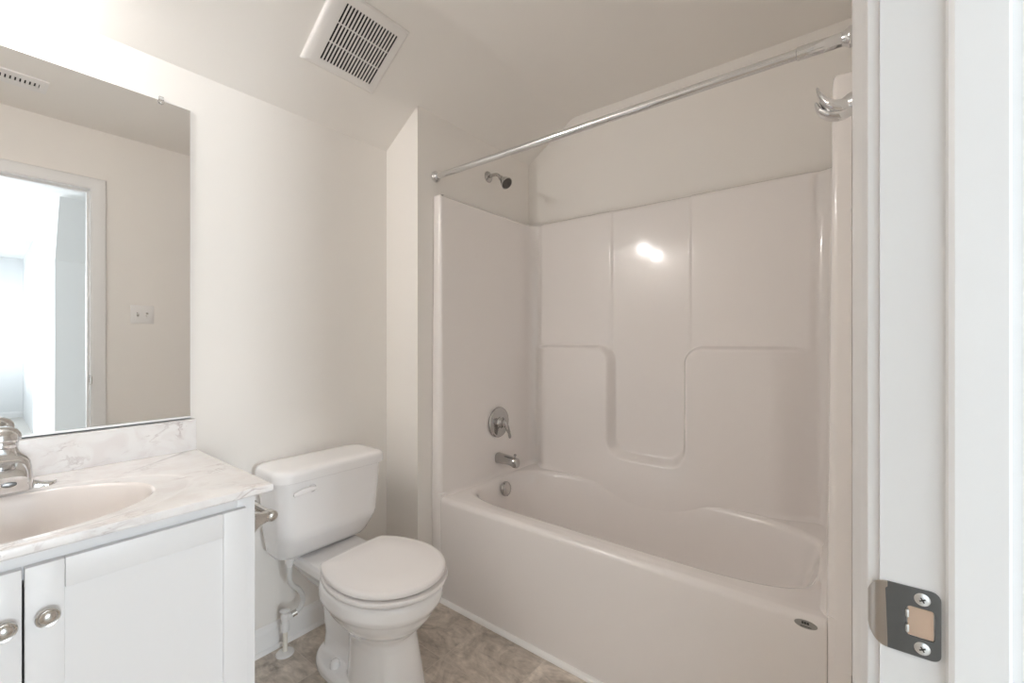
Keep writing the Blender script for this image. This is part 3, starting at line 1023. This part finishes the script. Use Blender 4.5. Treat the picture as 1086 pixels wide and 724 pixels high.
# ------------------------------------------------------------------ mirror
XM = -1.770
mir = thing('wall_mirror', 'large frameless wall mirror above the vanity backsplash', 'mirror', (XM, 0.08, 0.934))
bm = box((XL + 0.0004, -0.333, 0.934), (XM - 0.0006, 0.4935, 1.9735), 0.0)
obj('backing', bm, M_EDGE, mir, smooth=False)
bm = box((XM - 0.0006, -0.333, 0.934), (XM, 0.4935, 1.9735), 0.0)
obj('glass', bm, M_MIRROR, mir, smooth=False)
bm = bmesh.new()
bx(bm, (XL + 0.0004, -0.334, 0.9285), (XM + 0.0035, 0.495, 0.9315))
bx(bm, (XM + 0.0005, -0.334, 0.9285), (XM + 0.0035, 0.495, 0.9375))
obj('channel', bm, M_ALU, mir, smooth=False)
for y in (0.415, -0.255):
    bm = bmesh.new()
    bx(bm, (XL + 0.0004, y - 0.006, 1.9738), (XM + 0.004, y + 0.006, 1.986), 0.0015)
    lathe(bm, (XM + 0.0005, y, 1.9705), (1, 0, 0), [(0.0085, 0), (0.0085, 0.003), (0.006, 0.0045)], n=24)
    cl_ = obj('clip', bm, M_CLEAR, mir)
    bm = bmesh.new()
    lathe(bm, (XM + 0.0045, y, 1.9805), (1, 0, 0), [(0.0035, 0), (0.003, 0.0015), (0.001, 0.002)], n=16)
    obj('screw', bm, M_SCREW, cl_)

# ------------------------------------------------------------------ toilet paper holder on the vanity's end panel
tpz = 0.712
tp = thing('toilet_paper_holder', 'brushed nickel toilet paper holder on the end of the vanity', 'toilet paper holder', (-1.29, VY1, tpz))
for x in (-1.262, -1.395):
    bm = bmesh.new()
    L = []
    for y, h in ((0, 0.031), (0.004, 0.031), (0.007, 0.028), (0.020, 0.019), (0.036, 0.0135), (0.054, 0.0115), (0.060, 0.011)):
        L.append([Vector((x + p.x, VY1 + y, tpz + p.y)) for p in rrect(0, 0, h, h, h * 0.35, 0, 4)])
    loft(bm, L)
    po = obj('post', bm, M_NICKEL, tp, angle=35)
    bm = bmesh.new()
    lathe(bm, (x - 0.016, VY1 + 0.058, tpz), (1, 0, 0), [(0.007, 0), (0.012, 0.002), (0.0145, 0.006), (0.0145, 0.026), (0.012, 0.030), (0.007, 0.033)], n=28)
    obj('pivot', bm, M_NICKEL, po)
bm = bmesh.new()
tube(bm, [(-1.277, VY1 + 0.058, tpz), (-1.380, VY1 + 0.058, tpz)], 0.0105, 20)
obj('roller', bm, M_NICKEL, tp)

# ------------------------------------------------------------------ toilet
TY = 0.918
toi = thing('toilet', 'white two-piece toilet with its round lid closed', 'toilet', (-1.35, TY, 0))


def egg(xb, xf, hw, z, nb=2.2, nf=2.2, xm=None, N=72, yc=TY):
    if xm is None: xm = xb + (xf - xb) * 0.48
    out = []
    for i in range(N):
        a = 2 * PI * i / N
        ca, sa_ = math.cos(a), math.sin(a)
        nn = nf if ca >= 0 else nb
        r = (abs(ca) ** nn + abs(sa_) ** nn) ** (-1 / nn)
        ex = (xf - xm) if ca >= 0 else (xm - xb)
        out.append(Vector((xm + ex * ca * r, yc + hw * sa_ * r, z)))
    return out


# bowl and foot, fused into one body
bm = bmesh.new()
loft(bm, [egg(-1.50, -1.062, 0.178, 0.378, 2.6, 2.05, -1.285), egg(-1.50, -1.053, 0.183, 0.366, 2.6, 2.05, -1.285), egg(-1.50, -1.053, 0.183, 0.335, 2.6, 2.05, -1.285), egg(-1.50, -1.060, 0.178, 0.322, 2.5, 2.05, -1.285),
          egg(-1.49, -1.070, 0.169, 0.308, 2.3, 2.0, -1.29), egg(-1.48, -1.083, 0.158, 0.285, 2.3, 2.0, -1.29), egg(-1.47, -1.105, 0.140, 0.258, 2.2, 2.0, -1.29), egg(-1.45, -1.142, 0.114, 0.230, 2.2, 2.1, -1.29),
          egg(-1.42, -1.158, 0.101, 0.208, 2.2, 2.3, -1.29), egg(-1.41, -1.156, 0.097, 0.18, 2.2, 2.4, -1.29), egg(-1.41, -1.138, 0.102, 0.10, 2.2, 2.5, -1.29), egg(-1.41, -1.115, 0.112, 0.0, 2.2, 2.5, -1.29)][::-1])
# rear shelf under the tank
L = []
for z, x0, x1, hw in ((0.378, -1.755, -1.40, 0.118), (0.366, -1.757, -1.40, 0.124), (0.340, -1.752, -1.40, 0.120), (0.305, -1.715, -1.40, 0.098), (0.265, -1.66, -1.40, 0.076)):
    L.append(rrect((x0 + x1) / 2, TY, (x1 - x0) / 2, hw, 0.03, z, 6))
loft(bm, L[::-1])
# trapway body
L = []
for z, x0, x1, hw in ((0.34, -1.66, -1.38, 0.078), (0.28, -1.63, -1.36, 0.072), (0.2, -1.60, -1.34, 0.064), (0.1, -1.585, -1.32, 0.062), (0.0, -1.59, -1.32, 0.070)):
    L.append(rrect((x0 + x1) / 2, TY, (x1 - x0) / 2, hw, 0.045, z, 6))
loft(bm, L[::-1])
# foot plate
loft(bm, [egg(-1.606, -1.19, 0.120, 0.0, 2.6, 2.6, -1.43), egg(-1.606, -1.19, 0.122, 0.028, 2.6, 2.6, -1.43), egg(-1.598, -1.20, 0.114, 0.043, 2.6, 2.6, -1.43)])
body = obj('bowl', bm, M_CER, toi)
rm = body.modifiers.new('fuse', 'REMESH'); rm.mode = 'VOXEL'; rm.voxel_size = 0.0045; rm.use_smooth_shade = True
sm = body.modifiers.new('smooth', 'SMOOTH'); sm.factor = 0.5; sm.iterations = 8

# seat ring and lid: round in front, cut straight at the hinge, sitting a few degrees askew
def d_loop(sc, z, hw, xf, xb, xm=-1.262, N=80):
    A = (xm - xb) / math.sqrt(1 - 0.70 ** 2)
    pts = []
    for i in range(N):                       # front and sides, from one back corner to the other
        a = -1.0 + 2.0 * i / (N - 1)
        th0 = math.acos(-(xm - xb) / A)
        th = a * th0
        c, s_ = math.cos(th), math.sin(th)
        x = (xf - xm) * c if c >= 0 else A * c
        pts.append((x, hw * s_))
    y0 = pts[-1][1]
    for k in (0.92, 0.6, 0.2, -0.2, -0.6, -0.92):
        pts.append((xb - xm - 0.006 * (1 - abs(k) ** 6), y0 * k))
    r = math.radians(4)
    cr, sr = math.cos(r), math.sin(r)
    out = []
    for x, y in pts:
        x, y = x * sc, y * sc
        out.append(Vector((xm + x * cr - y * sr, TY + 0.003 + x * sr + y * cr, z)))
    return out


bm = bmesh.new()
sl_ = lambda sc, z: d_loop(sc, z, 0.188, -1.044, -1.450)
loft(bm, [sl_(0.90, 0.3855), sl_(0.985, 0.3862), sl_(1.0, 0.390), sl_(1.0, 0.3965), sl_(0.992, 0.400), sl_(0.97, 0.4012), sl_(0.90, 0.4012)])
obj('seat', bm, M_SEAT, toi)
bm = bmesh.new()
sl_ = lambda sc, z: d_loop(sc, z, 0.184, -1.051, -1.454)
loft(bm, [sl_(0.90, 0.4085), sl_(0.985, 0.4088), sl_(1.0, 0.412), sl_(1.0, 0.419), sl_(0.993, 0.4235), sl_(0.975, 0.4265), sl_(0.92, 0.4280), sl_(0.84, 0.4285), sl_(0.80, 0.4305), sl_(0.5, 0.4320), sl_(0.1, 0.4325)])
obj('lid', bm, M_SEAT, toi)
for px_, py_ in ((-1.16, 0.09), (-1.16, -0.09), (-1.38, 0.12), (-1.38, -0.12)):
    bm = bmesh.new()
    lathe(bm, (px_, TY + py_, 0.370), (0, 0, 1), [(0.008, 0), (0.008, 0.040)], n=16)
    obj('bumper', bm, M_SEAT, toi)
for s in (-1, 1):
    bm = bmesh.new()
    bx(bm, (-1.474 - s * 0.005, TY + s * 0.072 - 0.016, 0.377), (-1.446 - s * 0.005, TY + s * 0.072 + 0.016, 0.414), 0.006)
    obj('hinge', bm, M_SEAT, toi)
    bm = bmesh.new()
    lathe(bm, (-1.435, TY + s * 0.092, 0.034), (0, 0, 1), [(0.0165, 0), (0.0165, 0.020), (0.0140, 0.029), (0.008, 0.0345), (0.002, 0.036)], n=28)
    obj('bolt_cap', bm, M_CER, toi)

# tank
TXB = XL + 0.012
bm = bmesh.new()
L = []
TKY = 0.901
for z, xf, hw, r in ((0.384, -1.636, 0.158, 0.045), (0.386, -1.625, 0.169, 0.050), (0.394, -1.610, 0.179, 0.055), (0.410, -1.596, 0.186, 0.057), (0.440, -1.577, 0.191, 0.056), (0.468, -1.560, 0.195, 0.054), (0.484, -1.552, 0.197, 0.053), (0.50, -1.550, 0.199, 0.052), (0.53, -1.5495, 0.200, 0.052),
                     (0.60, -1.548, 0.206, 0.052), (0.692, -1.546, 0.212, 0.052)):
    L.append(rrect((TXB + xf) / 2, TKY, (xf - TXB) / 2, hw, r, z, 10))
loft(bm, L)
obj('tank', bm, M_CER, toi, angle=60)
bm = bmesh.new()
L = []
for z, e in ((0.690, 0.004), (0.692, 0.0), (0.715, 0.0), (0.724, 0.002), (0.730, 0.007), (0.733, 0.015), (0.7345, 0.03), (0.735, 0.05)):
    L.append(rrect((TXB - 0.004 + -1.533) / 2, TKY, (-1.533 - TXB + 0.004) / 2 - e, 0.2235 - e, 0.058 - e * 0.5, z, 10))
loft(bm, L)
obj('tank_lid', bm, M_CER, toi, angle=60)
# flush lever
bm = bmesh.new()
lathe(bm, (-1.549, 0.803, 0.6565), (1, 0, 0), [(0.014, 0), (0.014, 0.004), (0.010, 0.009), (0.006, 0.016)], n=24)
fl_ = obj('flush_lever', bm, M_CER, toi)
bm = bmesh.new()
C = spline([(-1.534, 0.812, 0.658), (-1.531, 0.785, 0.659), (-1.529, 0.755, 0.656), (-1.530, 0.728, 0.652)], 8)
loops = []
for i, p in enumerate(C):
    t = i / (len(C) - 1)
    hz_ = 0.006 + 0.004 * math.sin(t * PI * 0.9) if t < 0.97 else 0.004
    hx_ = 0.0045
    if t < 0.04: hz_ = 0.003
    loops.append([p + Vector((hx_ * math.cos(2 * PI * k / 16), 0, hz_ * math.sin(2 * PI * k / 16))) for k in range(16)])
loft(bm, loops)
obj('paddle', bm, M_CER, fl_)

# ------------------------------------------------------------------ water supply line
wx, wy = -1.700, 0.776
ws = thing('water_supply_line', 'white toilet supply stop and hose rising from the floor', 'supply line', (wx, wy, 0))
bm = bmesh.new()
lathe(bm, (wx, wy, 0.0005), (0, 0, 1), [(0.032, 0), (0.032, 0.003), (0.029, 0.007), (0.014, 0.010), (0.011, 0.011)], n=36)
obj('floor_flange', bm, M_PLATE, ws)
bm = bmesh.new(); tube(bm, [(wx, wy, 0.005), (wx, wy, 0.100)], 0.0085)
obj('pipe', bm, M_PEX, ws)
bm = bmesh.new()
lathe(bm, (wx, wy, 0.086), (0, 0, 1), [(0.012, 0), (0.0155, 0.002), (0.0155, 0.026), (0.0125, 0.030), (0.0125, 0.046), (0.015, 0.050), (0.015, 0.062), (0.009, 0.068)], n=28)
tube(bm, [(wx, wy, 0.137), (wx + 0.006, wy + 0.024, 0.140)], [0.011, 0.011])
vb = obj('stop_valve', bm, M_PLATE, ws, angle=50)
bm = bmesh.new(); tube(bm, [(wx + 0.005, wy + 0.022, 0.140), (wx + 0.008, wy + 0.040, 0.144)], [0.0115, 0.0115])
obj('nut', bm, M_NICKEL, vb)
bm = bmesh.new()
lathe(bm, (wx, wy, 0.154), (0, 0, 1), [(0.006, 0), (0.006, 0.004), (0.019, 0.006), (0.019, 0.012), (0.014, 0.015)], n=28, sy=0.6)
obj('valve_handle', bm, M_PLATE, vb)
bm = bmesh.new()
tube(bm, spline([(wx + 0.008, wy + 0.040, 0.144), (wx + 0.010, wy + 0.058, 0.160), (wx + 0.012, wy + 0.062, 0.192), (wx + 0.018, wy + 0.044, 0.232), (wx + 0.028, wy + 0.014, 0.265), (wx + 0.036, wy + 0.000, 0.300), (wx + 0.040, wy - 0.001, 0.352)], 10), 0.0088)
obj('hose', bm, M_BRAID, ws)
bm = bmesh.new()
lathe(bm, (wx + 0.040, wy - 0.001, 0.345), (0, 0, 1), [(0.010, 0), (0.012, 0.002), (0.012, 0.014), (0.016, 0.016), (0.016, 0.0380), (0.012, 0.0388)], n=10)
obj('coupling_nut', bm, M_PLATE, ws, smooth=False)

# ------------------------------------------------------------------ light switch and ceiling register (seen in the mirror)
sw = thing('light_switch', 'white two-gang light switch plate on the beige wall seen in the mirror', 'light switch', (XR, 0.738, 1.357))
bm = box((XR - 0.006, 0.738 - 0.058, 1.357 - 0.058), (XR, 0.738 + 0.058, 1.357 + 0.058), 0.003)
pl = obj('cover_plate', bm, M_PLATE, sw)
for dy, tilt in ((-0.023, 1), (0.023, -1)):
    bm = bmesh.new()
    bx(bm, (XR - 0.0068, 0.738 + dy - 0.0055, 1.357 - 0.0125), (XR - 0.0055, 0.738 + dy + 0.0055, 1.357 + 0.0125))
    obj('slot', bm, M_NICKEL, sw, smooth=False)
    bm = bmesh.new()
    tube(bm, [(XR - 0.004, 0.738 + dy, 1.357), (XR - 0.018, 0.738 + dy, 1.357 + 0.010 * tilt)], [0.0048, 0.0036], 8)
    obj('toggle', bm, M_PLATE, sw)
rg = thing('ceiling_register', 'white louvred air register on the flat ceiling seen in the mirror', 'air register', (-0.385, 0.145, ZC))
bm = bmesh.new()
rx0, rx1, ry0, ry1 = -0.462, -0.308, -0.005, 0.288
for lo, hi in (((rx0, ry0), (rx1, ry0 + 0.028)), ((rx0, ry1 - 0.028), (rx1, ry1)), ((rx0, ry0 + 0.028), (rx0 + 0.05, ry1 - 0.028)), ((rx1 - 0.05, ry0 + 0.028), (rx1, ry1 - 0.028))):
    bx(bm, (lo[0], lo[1], ZC - 0.007), (hi[0], hi[1], ZC))
for i in range(15):
    y = ry0 + 0.036 + i * 0.0158
    bx(bm, (rx0 + 0.05, y - 0.0048, ZC - 0.006), (rx1 - 0.05, y + 0.0048, ZC - 0.001))
obj('louvre_panel', bm, M_PLATE, rg, smooth=False)
bm = box((rx0 + 0.03, ry0 + 0.02, ZC - 0.0012), (rx1 - 0.03, ry1 - 0.02, ZC - 0.0002))
obj('duct_opening', bm, M_DARK, rg, smooth=False)

# ------------------------------------------------------------------ vanity light above the mirror
vl = thing('wall_lamp', 'two-light wall lamp with shallow shades above the mirror', 'wall lamp', (XL, LAMP.y - 0.19, 2.06))
bm = bmesh.new()
bx(bm, (XL, LAMP.y - 0.40, 2.025), (XL + 0.018, LAMP.y + 0.01, 2.085), 0.006)
obj('backplate', bm, M_NICKEL, vl)
for ly in (LAMP.y, LAMP.y - 0.36):
    bm = bmesh.new()
    tube(bm, spline([(XL + 0.01, ly - 0.015, 2.055), (XL + 0.07, ly - 0.014, 2.085), (LAMP.x - 0.055, ly - 0.008, LAMP.z - 0.01), (LAMP.x - 0.030, ly - 0.003, LAMP.z + 0.014)], 8), 0.005)
    obj('arm', bm, M_NICKEL, vl)
    bm = bmesh.new()
    lathe(bm, (LAMP.x, ly, LAMP.z + 0.030), (0, 0, -1), [(0.012, 0), (0.030, 0.005), (0.040, 0.016), (0.045, 0.038), (0.043, 0.038), (0.038, 0.018), (0.028, 0.008), (0.010, 0.006)], n=36)
    obj('shade', bm, M_SHADE, vl)
    bm = bmesh.new()
    lathe(bm, (LAMP.x, ly, LAMP.z + 0.024), (0, 0, -1), [(0.008, 0), (0.009, 0.004), (0.013, 0.010), (0.015, 0.016), (0.013, 0.023), (0.008, 0.028), (0.002, 0.030)], n=28)
    obj('bulb', bm, M_BULB, vl)
    pl_d = bpy.data.lights.new('lamp_light', 'POINT')
    pl_d.energy = LAMP_W * (0.95 if ly == LAMP.y else 0.82); pl_d.color = LAMP_COL; pl_d.shadow_soft_size = 0.013
    plo = bpy.data.objects.new('lamp_light', pl_d); COL.objects.link(plo)
    plo.location = (LAMP.x, ly, LAMP.z - 0.023)
